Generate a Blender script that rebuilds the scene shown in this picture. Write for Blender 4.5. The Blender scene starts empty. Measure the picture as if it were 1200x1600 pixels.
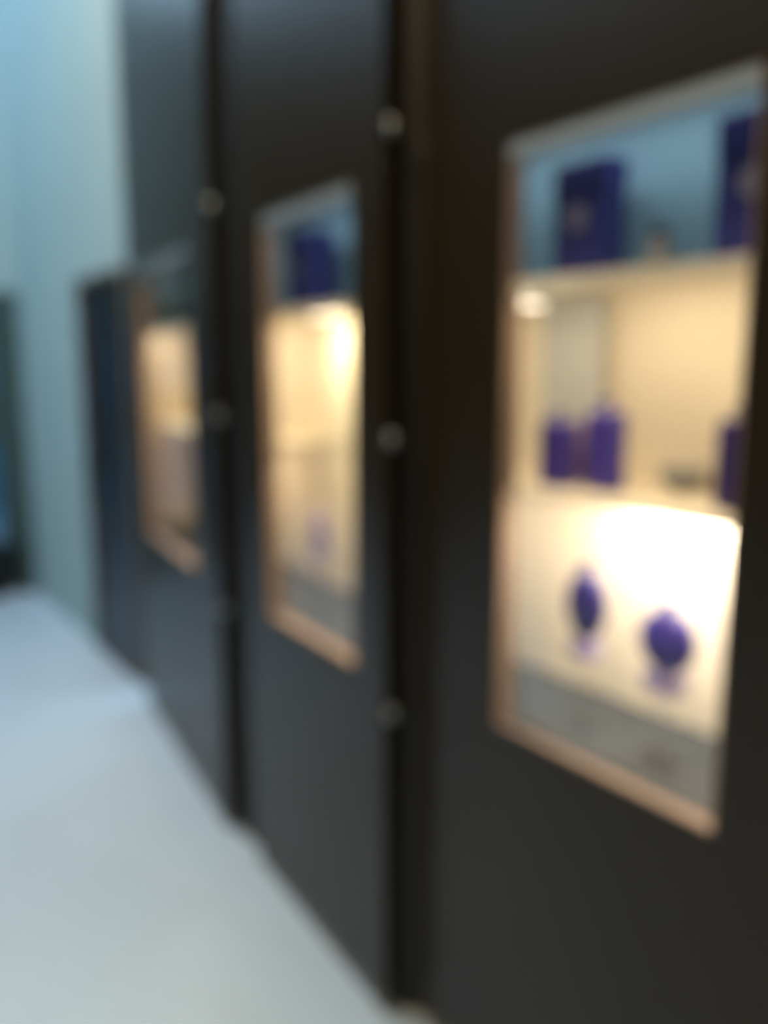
import bpy, bmesh, math, random
from mathutils import Vector, Matrix
random.seed(4)
S = bpy.context.scene
C = S.collection

# ------------------------------------------------------------------ camera
cam_d = bpy.data.cameras.new('camera')
cam = bpy.data.objects.new('camera', cam_d); C.objects.link(cam)
S.camera = cam
cam_d.sensor_fit = 'VERTICAL'; cam_d.sensor_height = 36; cam_d.lens = 29.93
cam_d.clip_start = 0.02
cam.location = (0, 0, 1.5)
cam.rotation_euler = (math.pi / 2 - 0.16759, 0, 0)
# the photograph is focused on something very close, everything is soft
cam_d.dof.use_dof = True
cam_d.dof.focus_distance = 0.20
cam_d.dof.aperture_fstop = 4.0

# ------------------------------------------------------------------ world, exposure
S.view_settings.view_transform = 'Standard'; S.view_settings.look = 'None'
S.view_settings.gamma = 1; S.view_settings.use_curve_mapping = False
S.view_settings.exposure = 0.0
w = bpy.data.worlds.new('world'); S.world = w; w.use_nodes = True
wb = w.node_tree.nodes['Background']
wb.inputs[0].default_value = (0.46, 0.74, 1.0, 1); wb.inputs[1].default_value = 7.6
CEIL_FILL_POWER = 56; CEIL_FILL_COL = (1.0, 0.78, 0.46)
CASE_COL = (1.0, 0.84, 0.58)

# ------------------------------------------------------------------ materials
def mat(name, col, rough=0.5, metal=0.0, emit=None, es=0.0, noise=None, bump=0.0, trans=0.0, ior=1.45, spec=0.5, coat=0.0):
    m = bpy.data.materials.new(name); m.use_nodes = True
    nt = m.node_tree; b = nt.nodes['Principled BSDF']
    b.inputs['Base Color'].default_value = (*col, 1); b.inputs['Roughness'].default_value = rough
    b.inputs['Metallic'].default_value = metal; b.inputs['IOR'].default_value = ior
    b.inputs['Specular IOR Level'].default_value = spec
    b.inputs['Transmission Weight'].default_value = trans
    b.inputs['Coat Weight'].default_value = coat
    if emit: b.inputs['Emission Color'].default_value = (*emit, 1); b.inputs['Emission Strength'].default_value = es
    if noise:
        sc, amt = noise
        tc = nt.nodes.new('ShaderNodeTexCoord'); n = nt.nodes.new('ShaderNodeTexNoise')
        n.inputs['Scale'].default_value = sc; n.inputs['Detail'].default_value = 5
        r = nt.nodes.new('ShaderNodeMixRGB'); r.blend_type = 'MULTIPLY'; r.inputs[0].default_value = 1
        r.inputs[1].default_value = (*col, 1)
        mr = nt.nodes.new('ShaderNodeMapRange'); mr.inputs[3].default_value = 1 - amt; mr.inputs[4].default_value = 1 + amt
        nt.links.new(tc.outputs['Object'], n.inputs['Vector']); nt.links.new(n.outputs['Fac'], mr.inputs[0])
        nt.links.new(mr.outputs[0], r.inputs[2]); nt.links.new(r.outputs[0], b.inputs['Base Color'])
        if bump:
            bp = nt.nodes.new('ShaderNodeBump'); bp.inputs['Strength'].default_value = bump; bp.inputs['Distance'].default_value = 0.002
            nt.links.new(n.outputs['Fac'], bp.inputs['Height']); nt.links.new(bp.outputs[0], b.inputs['Normal'])
    return m

def glass_mat(name, tint=(1, 1, 1), refl=0.06):
    m = bpy.data.materials.new(name); m.use_nodes = True; nt = m.node_tree
    for n in list(nt.nodes): nt.nodes.remove(n)
    o = nt.nodes.new('ShaderNodeOutputMaterial'); mx = nt.nodes.new('ShaderNodeMixShader')
    t = nt.nodes.new('ShaderNodeBsdfTransparent'); t.inputs[0].default_value = (*tint, 1)
    g = nt.nodes.new('ShaderNodeBsdfGlossy'); g.inputs['Roughness'].default_value = 0.02
    lw = nt.nodes.new('ShaderNodeLayerWeight'); lw.inputs[0].default_value = 0.25
    mp = nt.nodes.new('ShaderNodeMapRange'); mp.inputs[3].default_value = refl * 0.5; mp.inputs[4].default_value = refl * 5
    nt.links.new(lw.outputs['Fresnel'], mp.inputs[0]); nt.links.new(mp.outputs[0], mx.inputs[0])
    nt.links.new(t.outputs[0], mx.inputs[1]); nt.links.new(g.outputs[0], mx.inputs[2]); nt.links.new(mx.outputs[0], o.inputs[0])
    return m

def tile_mat():
    m = bpy.data.materials.new('floor_tiles'); m.use_nodes = True; nt = m.node_tree; b = nt.nodes['Principled BSDF']
    tc = nt.nodes.new('ShaderNodeTexCoord'); mp = nt.nodes.new('ShaderNodeMapping')
    mp.inputs['Rotation'].default_value = (0, 0, math.radians(32))
    br = nt.nodes.new('ShaderNodeTexBrick'); br.offset = 0.0
    br.inputs['Color1'].default_value = (0.41, 0.485, 0.56, 1); br.inputs['Color2'].default_value = (0.385, 0.46, 0.53, 1)
    br.inputs['Mortar'].default_value = (0.33, 0.35, 0.35, 1); br.inputs['Scale'].default_value = 1.0
    br.inputs['Mortar Size'].default_value = 0.002; br.inputs['Brick Width'].default_value = 0.8; br.inputs['Row Height'].default_value = 0.8
    n = nt.nodes.new('ShaderNodeTexNoise'); n.inputs['Scale'].default_value = 1.6; n.inputs['Detail'].default_value = 8
    mr = nt.nodes.new('ShaderNodeMapRange'); mr.inputs[3].default_value = .86; mr.inputs[4].default_value = 1.12
    r = nt.nodes.new('ShaderNodeMixRGB'); r.blend_type = 'MULTIPLY'; r.inputs[0].default_value = 1
    L = nt.links.new
    L(tc.outputs['Object'], mp.inputs[0]); L(mp.outputs[0], br.inputs[0]); L(mp.outputs[0], n.inputs['Vector'])
    L(n.outputs['Fac'], mr.inputs[0]); L(br.outputs['Color'], r.inputs[1]); L(mr.outputs[0], r.inputs[2]); L(r.outputs[0], b.inputs['Base Color'])
    b.inputs['Roughness'].default_value = 0.28
    return m

M = dict(
    panel=mat('charcoal_lacquer', (0.020, 0.014, 0.006), 0.32, noise=(2.5, .12), bump=.03, spec=.38),
    black=mat('black_trim', (0.010, 0.009, 0.008), 0.5),
    plaster=mat('pale_plaster', (0.34, 0.445, 0.44), 0.75, noise=(1.5, .05)),
    dwall=mat('grey_plaster', (0.03, 0.03, 0.028), 0.8, noise=(1.5, .05)),
    ceil=mat('ceiling_paint', (0.78, 0.76, 0.68), 0.85, noise=(1.0, .03)),
    floor=tile_mat(),
    cream=mat('cream_lining', (0.80, 0.71, 0.55), 0.6, noise=(6, .03)),
    copper=mat('champagne_metal', (0.31, 0.22, 0.17), 0.5, 0.2),
    deck=mat('grey_satin_deck', (0.04, 0.046, 0.05), 0.26, spec=.17, noise=(8, .04)),
    blueback=mat('light_blue_lining', (0.30, 0.52, 0.66), 0.6, noise=(5, .03)),
    strip=mat('brushed_grey', (0.26, 0.30, 0.32), 0.5, 0.2, noise=(20, .05)),
    steel=mat('brushed_steel', (0.34, 0.34, 0.32), 0.3, 1.0),
    navy=mat('navy_card', (0.032, 0.034, 0.19), 0.5, noise=(30, .05)),
    emblem=mat('pale_lilac_foil', (0.42, 0.40, 0.52), 0.4, 0.3),
    purple=mat('purple_glass', (0.07, 0.05, 0.34), 0.25, coat=.25, noise=(15, .1)),
    dpurple=mat('dark_purple_glass', (0.022, 0.010, 0.12), 0.3, coat=.1, noise=(15, .1)),
    lav=mat('frosted_lavender', (0.32, 0.25, 0.46), 0.35, noise=(15, .05)),
    violet=mat('violet_glass', (0.035, 0.018, 0.20), 0.3, coat=.1, noise=(15, .1)),
    mauvep=mat('pale_purple_glass', (0.24, 0.15, 0.34), 0.3, noise=(15, .05)),
    mauve=mat('mauve_frosted', (0.22, 0.15, 0.20), 0.45, noise=(15, .05)),
    gold=mat('pale_gold', (0.8, 0.62, 0.36), 0.25, 1.0),
    greyobj=mat('grey_ceramic', (0.30, 0.30, 0.30), 0.5, noise=(15, .08)),
    card=mat('pale_grey_card', (0.52, 0.53, 0.52), 0.6, noise=(12, .03)),
    teal=mat('blue_black_lacquer', (0.012, 0.020, 0.028), 0.35, noise=(3, .1)),
    bronze=mat('bronze_edge', (0.15, 0.12, 0.09), 0.4, 0.5),
    green=mat('dark_green_frame', (0.055, 0.085, 0.075), 0.45, noise=(4, .08)),
    blue=mat('blue_lit_wall', (0.10, 0.33, 0.50), 0.7, noise=(4, .1)),  # blue light of the room beyond, put into the wall colour
    lamp=mat('lamp_diffuser', (1, 1, 1), 0.5, emit=(1, 0.86, 0.66), es=3),
    ceil_fill_lamp=mat('ceiling_fill_diffuser', (1, 1, 1), 0.5, emit=(1, 0.95, 0.86), es=4),  # for the added fill lamps overhead, none in view
    glass=glass_mat('clear_glass', refl=.05),
    wglass=glass_mat('window_glass', refl=.08),
)

# ------------------------------------------------------------------ mesh helpers
def obj(name, bm, m, parent=None, smooth=False, bevel=0.0):
    bmesh.ops.recalc_face_normals(bm, faces=bm.faces)
    me = bpy.data.meshes.new(name); bm.to_mesh(me); bm.free()
    if smooth:
        for p in me.polygons: p.use_smooth = True
    me.materials.append(m)
    o = bpy.data.objects.new(name, me); C.objects.link(o); o.parent = parent
    if bevel:
        b = o.modifiers.new('bevel', 'BEVEL'); b.width = bevel; b.segments = 3; b.limit_method = 'ANGLE'
    return o
def box(bm, x0, x1, y0, y1, z0, z1):
    v = [bm.verts.new(p) for p in ((x0,y0,z0),(x1,y0,z0),(x1,y1,z0),(x0,y1,z0),(x0,y0,z1),(x1,y0,z1),(x1,y1,z1),(x0,y1,z1))]
    for f in ((0,1,2,3),(4,5,6,7),(0,1,5,4),(1,2,6,5),(2,3,7,6),(3,0,4,7)): bm.faces.new([v[i] for i in f])
def bx(*a):
    bm = bmesh.new(); box(bm, *a); return bm
def ring(o, i, n0, n1):
    """rectangular frame in the x-z plane: outer (x0,x1,z0,z1), inner likewise, from y=n0 to y=n1"""
    bm = bmesh.new()
    def loop(r, y): return [bm.verts.new(p) for p in ((r[0],y,r[2]),(r[1],y,r[2]),(r[1],y,r[3]),(r[0],y,r[3]))]
    of, ob, jf, jb = loop(o, n0), loop(o, n1), loop(i, n0), loop(i, n1)
    for k in range(4):
        j = (k + 1) % 4
        bm.faces.new((of[k], of[j], jf[j], jf[k])); bm.faces.new((ob[k], ob[j], jb[j], jb[k]))
        bm.faces.new((of[k], of[j], ob[j], ob[k])); bm.faces.new((jf[k], jf[j], jb[j], jb[k]))
    return bm
def prism(pts, z0, z1):
    bm = bmesh.new(); a = [bm.verts.new((x, y, z0)) for x, y in pts]; b = [bm.verts.new((x, y, z1)) for x, y in pts]
    bm.faces.new(a); bm.faces.new(b)
    for k in range(len(pts)):
        j = (k + 1) % len(pts); bm.faces.new((a[k], a[j], b[j], b[k]))
    return bm
def lathe(prof, n=40, sx=1, sy=1):
    bm = bmesh.new(); rows = []
    for r, z in prof:
        rows.append([bm.verts.new((r*sx*math.cos(2*math.pi*k/n), r*sy*math.sin(2*math.pi*k/n), z)) for k in range(n)])
    for a, b in zip(rows, rows[1:]):
        for k in range(n): bm.faces.new((a[k], a[(k+1)%n], b[(k+1)%n], b[k]))
    bm.faces.new(rows[0]); bm.faces.new(rows[-1]); return bm
def thing(name, label, cat, loc=(0,0,0), rz=0, group=None):
    o = bpy.data.objects.new(name, None); C.objects.link(o); o.empty_display_size = .05
    o.location = loc; o.rotation_euler = (0, 0, rz); return tag(o, label, cat, group)
def tag(o, label, cat, group=None):
    o['label'] = label; o['category'] = cat
    if group: o['group'] = group
    return o
def struct(name, bm, m, **k):
    o = obj(name, bm, m, **k); o['kind'] = 'structure'; return o
def wall_seg(name, a, b, t, z0, z1, m):
    """wall between floor points a and b, thickness t to the left of a->b"""
    a, b = Vector(a), Vector(b); d = (b - a).normalized(); n = Vector((-d.y, d.x)) * t
    return struct(name, prism([a, b, b + n, a + n], z0, z1), m)

H = 4.4
# ------------------------------------------------------------------ the three facets of the display front
# frame of each facet: origin on the floor, unit vector D along the front (towards the viewer), N into the case
FAC = {3: ((0.0965, 1.7483), -56.288), 2: ((0.0, 1.7680), -59.016), 1: ((-0.5319, 2.6163), -62.909)}
def frame(k):
    (x, y), a = FAC[k]; a = math.radians(a); return Vector((x, y)), Vector((math.cos(a), math.sin(a))), Vector((-math.sin(a), math.cos(a))), a
def W(k, u, n, z=0.0):
    P, D, N, a = frame(k); q = P + D*u + N*n; return (q.x, q.y, z)
def mitre(k1, k2, n):
    """the point at depth n where the cases of two neighbouring facets meet"""
    a = Vector(W(k1, {2: 0.0, 1: .03}[k1], n)[:2]); b = Vector(W(k2, {3: -.03, 2: -.765}[k2], n)[:2])
    return (a + b) / 2
def loc(k, q):
    P, D, N, _ = frame(k); v = Vector(q[:2]) - P; return (v @ D, v @ N)

# ------------------------------------------------------------------ room shell
P3end = Vector(W(3, 0.97, 0)[:2]); D3 = frame(3)[1]
RB = P3end + D3 * 5.2                    # where the right wall reaches the back of the hall
B0 = Vector((-.93, 3.57)); B1 = Vector((-2.35, 5.61)); B2 = Vector((-2.66, 5.785))
dd = (B2 - B1).normalized(); B3 = B1 + dd * 2.2; B4 = B1 + dd * 5.6
struct('floor', bx(-9, 6, -6, 11, -0.1, 0), M['floor'])
SK = (-4.25, -1.6, 1.8, 8.4)                # added skylight, out of view, lets cool sky light into the hall
struct('ceiling', bx(-9, SK[0], -6, 11, H, H + .1), M['ceil'])
struct('ceiling', bx(SK[1], 6, -6, 11, H, H + .1), M['ceil'])
struct('ceiling', bx(SK[0], SK[1], -6, SK[2], H, H + .1), M['ceil'])
struct('ceiling', bx(SK[0], SK[1], SK[3], 11, H, H + .1), M['ceil'])
sk = bmesh.new()
for q in range(5):
    y = SK[2] + (SK[3]-SK[2])*q/4; box(sk, SK[0], SK[1], y-.04, y+.04, H+.02, H+.12)
for x in (SK[0]+.04, (SK[0]+SK[1])/2, SK[1]-.04): box(sk, x-.04, x+.04, SK[2], SK[3], H+.02, H+.12)
sko = struct('added_skylight', sk, M['strip'])  # bars of the added skylight
obj('window_glass', bx(SK[0], SK[1], SK[2], SK[3], H+.06, H+.07), M['wglass'], sko)
wall_seg('wall_right', P3end, RB, .12, 0, H, M['panel'])
wd = (B1 - Vector((-1.30, 4.10))).normalized(); F0 = Vector((-1.30, 4.10)) - wd*.10; F1 = Vector((-1.30, 4.10)) + wd*.47
wall_seg('wall_far', B1, F1, .12, 0, H, M['plaster'])
wall_seg('wall_far', F1, B0, .12, 1.93, H, M['plaster'])
wall_seg('wall_far', B3, B1, .12, 1.99, H, M['plaster'])
wall_seg('wall_far', B4, B3, .12, 0, H, M['plaster'])
wall_seg('wall_behind', (RB.x + .2, RB.y), (-8, RB.y), -.12, 0, H, M['dwall'])
struct('wall_left', bx(-6.65, -6.5, -6, 9.5, 0, H), M['dwall'])
# unseen wall added behind the display cases to keep outside light out
shell = bmesh.new()
pts = [W(1, -1.18, .40), (*mitre(1, 2, .40),), (*mitre(2, 3, .40),), W(3, 1.0, .40)]
pts = [Vector(p[:2]) for p in pts]
for a, b in zip(pts, pts[1:]):
    n = Vector((-(b-a).y, (b-a).x)).normalized()*.08
    pb = prism([a, b, b+n, a+n], 0, H); me = bpy.data.meshes.new('t'); pb.to_mesh(me); pb.free(); shell.from_mesh(me)
struct('wall_back', shell, M['black'])

# ------------------------------------------------------------------ display cabinets
Z0, Z1 = .815, 1.89                       # window opening
DECK, SHELF, TOP, ROOF = .822, 1.278, 1.655, 1.93
DEPTH = .31
ends = {1: (None, 12), 2: (12, 23), 3: (23, None)}
spec = {1: (-1.20, .03, -1.00, -.235), 2: (-.765, 0.0, -.63, -.135), 3: (-.03, .95, .212, .702)}
labels = {1: 'dark panelled display cabinet furthest away, narrow warm lit window',
          2: 'dark panelled display cabinet in the middle, holding one navy box up top',
          3: 'nearest dark panelled display cabinet with wide lit window and two navy boxes'}
cab = {}
def sheet(k, n0, n1, z0, z1, both=False, nb=None):
    """horizontal slab of the case interior between depths n0 and n1, mitred to its neighbours"""
    u0, u1 = spec[k][0], spec[k][1]
    e0, e1 = ends[k]
    def pt(e, u, n):
        if e == 12: return loc(k, mitre(1, 2, n))
        if e == 23: return loc(k, mitre(2, 3, n))
        return (u, n)
    return prism([pt(e0, u0+.02, n0), pt(e1, u1-.02, n0), pt(e1, u1-.02, n1), pt(e0, u0+.02, n1)], z0, z1)
for k in (3, 2, 1):
    u0, u1, a, b = spec[k]
    r = thing('display_cabinet', labels[k], 'display cabinet', W(k, 0, 0), frame(k)[3], 'dark display cabinets along the right side'); cab[k] = r
    obj('front_panel', ring((u0, u1, .045, H-.01), (a, b, Z0, Z1), 0, .034), M['panel'], r, bevel=.002)
    obj('plinth', bx(u0+.01, u1-.01, .006, .032, .0, .045), M['bronze'], r)
    wf = obj('window_frame', ring((a, b, Z0, Z1), (a+.006, b-.006, Z0+.006, Z1-.006), .004, .040), M['copper'], r)
    obj('glass_pane', bx(a+.006, b-.006, .026, .031, Z0+.006, Z1-.006), M['glass'], r)
    obj('soffit_strip', bx(a+.006, b-.006, .002, .024, Z1-.030, Z1-.006), M['strip'], r)
    obj('case_floor', sheet(k, .040, DEPTH, DECK-.02, DECK), M['deck'], r)
    obj('case_back', sheet(k, DEPTH, DEPTH+.012, DECK-.02, TOP), M['cream'], r)
    obj('header_back', sheet(k, DEPTH-.10, DEPTH+.012, TOP, ROOF), M['blueback'], r)
    obj('case_roof', sheet(k, .040, DEPTH, ROOF, ROOF+.015), M['strip'], r)
    obj('upper_shelf', sheet(k, .046, DEPTH, TOP-.008, TOP), M['cream'], r)
    obj('valance', sheet(k, .046, .052, TOP-.022, TOP-.008), M['cream'], r)
    obj('lower_shelf', sheet(k, .048, DEPTH, SHELF-.008, SHELF), M['glass' if k == 2 else 'cream'], r)
    if k == 1: obj('case_side', bx(u0+.01, u0+.02, .06, DEPTH, DECK-.02, ROOF), M['cream'], r)
    if k == 3: obj('case_side', bx(u1-.02, u1-.01, .06, DEPTH, DECK-.02, ROOF), M['cream'], r)
    # studs on the end face of the front panel
    if k != 3:
        for z in (.75, 1.352, 1.966):
            s = lathe([(.0, 0), (.013, 0), (.016, .004), (.016, .012), (.010, .019), (.0, .021)][1:-1], 28)
            st = obj('hinge_stud', s, M['steel'], r, True); st.location = (u1, .017, z); st.rotation_euler = (0, math.pi/2, 0)
            bmm = bx(-.007, .007, -.001, .001, .0185, .0205); sl = obj('screw_slot', bmm, M['black'], st)
    # lamps of the case
def case_lamp(k, u0, u1, n, z, power, col=CASE_COL, tilt=0, wid=.02, fix=True):
    r = cab[k]
    if fix: obj('light_strip', bx(u0, u1, n-.008, n+.008, z-.006, z), M['lamp'], r)
    l = bpy.data.lights.new('case_light', 'AREA'); l.shape = 'RECTANGLE'; l.size = u1-u0; l.size_y = wid
    l.energy = power; l.color = col
    o = bpy.data.objects.new('case_light', l); C.objects.link(o); o.parent = r
    o.location = ((u0+u1)/2, n, z-.008); o.rotation_euler = (tilt, 0, 0)
case_lamp(3, .02, .80, .075, TOP-.010, 1.35, tilt=.35)
case_lamp(3, .30, .62, .12, TOP-.013, .25, tilt=.3, fix=False)
case_lamp(3, .02, .80, .08, SHELF-.009, 2.7, (1, .86, .68), tilt=.3)
case_lamp(3, .30, .62, .22, SHELF-.009, 3.6, (1, .93, .82), tilt=.25)
case_lamp(3, .0, .8, .075, ROOF-.002, .42, (.75, .9, 1), tilt=.2)
case_lamp(2, -.75, -.10, .085, TOP-.010, 2.8, tilt=.4)
case_lamp(2, -.72, -.55, .20, TOP-.010, 2.8, (1, .9, .6), tilt=.3)
case_lamp(2, -.75, -.10, .085, SHELF-.009, 1.2, tilt=.3, fix=False)
case_lamp(2, -.75, -.1, .075, ROOF-.002, .45, (.75, .9, 1), tilt=.2)
case_lamp(1, -.30, .0, .085, TOP-.010, 1.3, tilt=.4, fix=False)  # added without a fixture, brightens what shows through the middle window
case_lamp(1, -.50, .0, .085, SHELF-.009, 2.0, (1, .78, .50), tilt=.3)  # added by the joint to brighten the lower middle window
case_lamp(1, -.60, .0, .075, ROOF-.002, .35, (.75, .9, 1), tilt=.2)  # added to brighten the header seen through the middle window
case_lamp(1, -1.15, -.1, .085, TOP-.010, 2.0, tilt=.4)
case_lamp(1, -1.15, -.1, .085, SHELF-.009, .35, (1, .6, .4), tilt=.3)  # faint orange lamp added to turn the lower lining brown

# dark recesses between the cabinets
for nm, k1, k2, ua, ub in (('trim_1', 2, 3, -.03, .0), ('trim_2', 1, 2, .0, -.735)):
    p0 = Vector(W(k1, ua, .0345)[:2]); p1 = Vector(W(k2, ub, .0345)[:2])
    p2 = Vector(W(k2, ub, .0395)[:2]); p3 = Vector(W(k1, ua, .0395)[:2])
    struct(nm, prism([p0, p1, p2, p3], 0, H), M['black'])
# end return of the furthest cabinet
struct('trim_3', prism([W(1, -1.199, .036)[:2], W(1, -1.199, .40)[:2], W(1, -1.185, .40)[:2], W(1, -1.185, .036)[:2]], 0, H), M['black'])

# ------------------------------------------------------------------ navy boxes on the upper shelves
def navy_box(k, u, n, wd, dp, ht, label, rot=0.0):
    t = thing('gift_box', label, 'box', W(k, u, n, TOP), frame(k)[3] + rot, 'navy boxes on the upper shelves')
    obj('box_body', bx(-wd/2, wd/2, 0, dp, 0, ht*.72), M['navy'], t, bevel=.002)
    obj('lid', bx(-wd/2-.002, wd/2+.002, -.002, dp+.002, ht*.72, ht), M['navy'], t, bevel=.002)
    e = lathe([(.022, 0), (.022, .0015), (.017, .0015), (.017, 0)], 32)
    em = obj('emblem', e, M['emblem'], t); em.location = (0, -.002, ht*.52); em.rotation_euler = (math.pi/2, 0, 0)
    bar = bmesh.new(); box(bar, -.014, .014, -.003, .003, 0, .0025); box(bar, -.003, .003, -.012, .012, 0, .0025)
    obj('emblem_mark', bar, M['emblem'], em)
    return t
navy_box(3, .305, .085, .115, .055, .195, 'left of the two navy boxes at the top of the nearest lit window')
navy_box(3, .640, .085, .125, .055, .205, 'right navy box at the top corner of the nearest lit window')
navy_box(2, -.59, .085, .115, .085, .195, 'navy box at the top of the middle cabinet window')
t = thing('small_jar', 'small dark grey jar beside the left navy box on the upper shelf', 'jar', W(3, .445, .13, TOP))
obj('jar_body', lathe([(.020, 0), (.024, .01), (.022, .04), (.016, .055)]), M['greyobj'], t, True)
obj('jar_lid', lathe([(.017, .055), (.017, .068), (.010, .073)]), M['black'], t, True)

# ------------------------------------------------------------------ flasks and bottles
def bottle(k, u, n, z, kind, m, hgt, label, rot=0, lean=0, group='purple bottles in the lit windows', wid=.034, dep=.02):
    t = thing('perfume_bottle', label, 'bottle', W(k, u, n, z), frame(k)[3] + rot, group)
    if kind == 'oval':
        c = hgt*.45; pr = []
        for i in range(19):
            a = -math.pi/2 + math.pi*i/18; pr.append((max(.004, math.cos(a)*wid), c + math.sin(a)*c))
        pr[0] = (.010, .0); pr[1] = (.012, .001)
        b = obj('bottle_body', lathe(pr, 40, 1, dep/wid), m, t, True)
    else:
        b = obj('bottle_body', bx(-wid, wid, -dep, dep, 0, hgt*.88), m, t, bevel=.010)
    top = hgt*.88 if kind != 'oval' else hgt*.885
    obj('collar', lathe([(.010, top-.002), (.010, top+hgt*.03)], 24), M['gold'], t, True)
    obj('cap', lathe([(.012, top+hgt*.03), (.0135, top+hgt*.04), (.0135, hgt*.98), (.010, hgt)], 28), m, t, True)
    if lean: t.rotation_euler = (0, lean, frame(k)[3] + rot)
    return t
bottle(3, .245, .115, SHELF, 'square', M['purple'], .142, 'left of the two tall purple bottles on the lower shelf', wid=.037, dep=.018)
bottle(3, .340, .140, SHELF, 'square', M['purple'], .165, 'right and taller of the two purple bottles on the lower shelf', wid=.038, dep=.018)
bottle(3, .612, .140, SHELF, 'square', M['dpurple'], .165, 'dark purple bottle at the right edge of the nearest window', wid=.034, dep=.02)


def riser(k, u, n, wd, dp, ht, label, m):
    t = thing('display_riser', label, 'display stand', W(k, u, n, DECK), frame(k)[3], 'pale risers on the case floor')
    obj('riser_top', bx(-wd*.32, wd*.32, -dp*.32, dp*.32, ht-.034, ht), m, t, bevel=.003)
    obj('riser_post', bx(-.012, .012, -.012, .012, .006, ht-.034), M['glass'], t)
    obj('riser_foot', bx(-wd*.4, wd*.4, -dp*.4, dp*.4, 0, .006), M['glass'], t, bevel=.001)
    return t
RZ = .17
riser(3, .320, .130, .075, .06, RZ, 'lavender stand under the dark purple oval bottle', M['lav'])
bottle(3, .320, .130, DECK+RZ, 'oval', M['dpurple'], .152, 'dark purple oval bottle on a lavender stand, lower left of the nearest window', wid=.046, dep=.028)
riser(3, .505, .130, .10, .07, .16, 'wider lavender stand under the round purple bottle', M['lav'])
bottle(3, .505, .130, DECK+.16, 'oval', M['violet'], .128, 'round purple bottle on a wide stand, lower right of the nearest window', wid=.056, dep=.03)
riser(2, -.54, .12, .08, .06, .20, 'lavender stand under the small bottle in the middle window', M['lav'])
bottle(2, -.54, .12, DECK+.20, 'oval', M['mauvep'], .085, 'small pale purple bottle low in the middle window', wid=.032, dep=.02)
t = thing('frosted_vase', 'small mauve frosted vase between the two purple bottles', 'vase', W(3, .240, .19, SHELF))
obj('vase_body', lathe([(.018, 0), (.026, .02), (.027, .07), (.016, .10), (.020, .12)]), M['mauve'], t, True)
t = thing('small_bowl', 'small grey bowl on the lower shelf near the right bottle', 'bowl', W(3, .435, .24, SHELF))
obj('bowl_body', lathe([(.015, 0), (.035, .015), (.045, .045), (.042, .048), (.030, .02), (.012, .008)]), M['greyobj'], t, True)
cd = thing('backdrop_card', 'pale grey upright card behind the purple bottles on the lower shelf', 'display card', W(3, .125, .262, SHELF), frame(3)[3])
obj('card_sheet', bx(-.07, .09, -.004, .004, 0, .362), M['card'], cd)
obj('card_foot', bx(-.03, .03, -.02, .004, 0, .008), M['card'], cd)
pk = thing('puck_light', 'small round lit spotlight under the upper shelf of the nearest window', 'light', W(3, .15, .13, TOP-.012), 0)
obj('puck_housing', lathe([(.026, -.020), (.030, -.018), (.030, 0)]), M['steel'], pk, True)
obj('puck_lens', lathe([(.023, -.024), (.024, -.0195)]), M['lamp'], pk, True)

# ------------------------------------------------------------------ dark door in the far wall, next to the display front
a0 = F0 - wd*.16; L = (F1 - a0).length; ang = math.atan2(wd.y, wd.x)
kt = struct('door_2', bx(0, L-.04, -.06, -.01, .008, 1.90), M['teal'])
kt.location = (a0.x, a0.y, 0); kt.rotation_euler = (0, 0, ang)
obj('door_frame', ring((-.0, L+.012, 0, 1.945), (.03, L-.04, .004, 1.90), -.10, .012), M['bronze'], kt, bevel=.002)
obj('door_handle', bx(L-.10, L-.085, -.01, .035, .95, 1.15), M['steel'], kt, bevel=.003)

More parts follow.
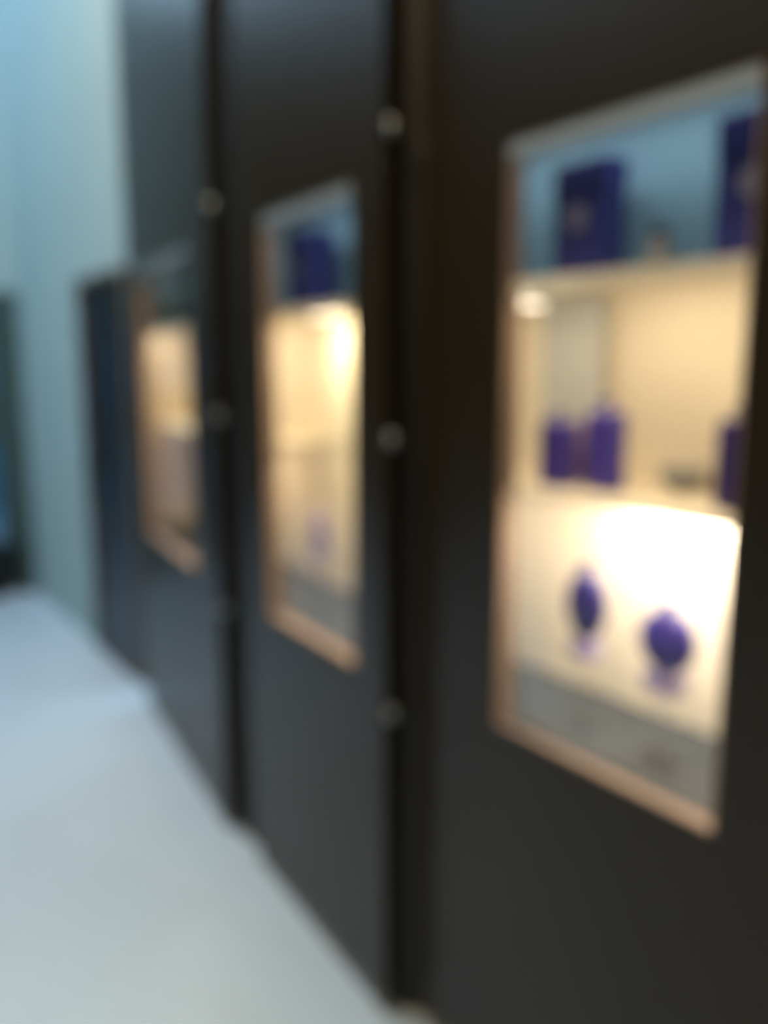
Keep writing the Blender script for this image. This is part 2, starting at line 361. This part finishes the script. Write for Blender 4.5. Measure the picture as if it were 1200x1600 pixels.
# ------------------------------------------------------------------ dark framed doorway at the far left
dl = 2.2; da = math.atan2(dd.y, dd.x)
def L2(u, n): # door frame coordinates: u along the far wall to the left, n into the next room
    nn = Vector((dd.y, -dd.x)); q = B1 + dd*u + (-nn if nn.y < 0 else nn)*n; return (q.x, q.y)
def seg(u0, u1, n0, n1, z0, z1): return prism([L2(u0,n0), L2(u1,n0), L2(u1,n1), L2(u0,n1)], z0, z1)
df = bmesh.new()
for s in ((.02, .28, -.03, .10, 0, 1.985), (1.9, 2.18, -.03, .10, 0, 1.985), (.30, 1.9, -.03, .10, 1.80, 1.985), (.30, 1.9, -.01, .08, 1.0, 1.30), (.30, 1.9, -.01, .08, 0, .30)):
    pb = seg(*s); me = bpy.data.meshes.new('t'); pb.to_mesh(me); pb.free(); df.from_mesh(me)
dr = struct('door_1', df, M['green'])
obj('door_glass', seg(.30, 1.9, .03, .038, .30, 1.80), M['wglass'], dr)
struct('wall_beyond', seg(-.3, 2.6, 1.4, 1.5, 0, H), M['blue'])
struct('wall_beyond', seg(2.5, 2.6, .12, 1.4, 0, H), M['blue'])
bn = thing('waste_bin', 'low black bin on the floor at the far left beside the dark doorway', 'bin', (*L2(.25, -.22), 0))
obj('bin_body', lathe([(.15, 0), (.17, .02), (.19, .30), (.20, .32)]), M['black'], bn, True)
obj('bin_rim', lathe([(.20, .32), (.207, .325), (.207, .345), (.19, .35)]), M['teal'], bn, True)

# ------------------------------------------------------------------ added ceiling lamps, out of view, for warm fill light
n = 0
for (x, y, where) in ((-1.1, -.9, 'added out-of-view square ceiling lamp behind the nearest display cabinet'),
                      (-1.1, 1.1, 'added out-of-view square ceiling lamp in front of the middle display cabinet'),
                      (-1.15, 2.9, 'added out-of-view square ceiling lamp above the furthest display cabinet and dark door')):
    t = thing('added_ceiling_light', where, 'ceiling light', (x, y, H), 0, 'added square ceiling lamps')
    obj('fill_lamp_frame', ring((-.30, .30, -.30, .30), (-.27, .27, -.27, .27), 0, .03), M['strip'], t).rotation_euler = (math.pi/2, 0, 0)
    obj('lamp_diffuser', bx(-.27, .27, -.27, .27, -.02, -.01), M['ceil_fill_lamp'], t)
    l = bpy.data.lights.new('ceiling_fill_area', 'AREA'); l.shape = 'SQUARE'; l.size = .5; l.energy = CEIL_FILL_POWER; l.color = CEIL_FILL_COL
    o = bpy.data.objects.new('ceiling_fill_area', l); C.objects.link(o); o.parent = t; o.location = (0, 0, -.035)
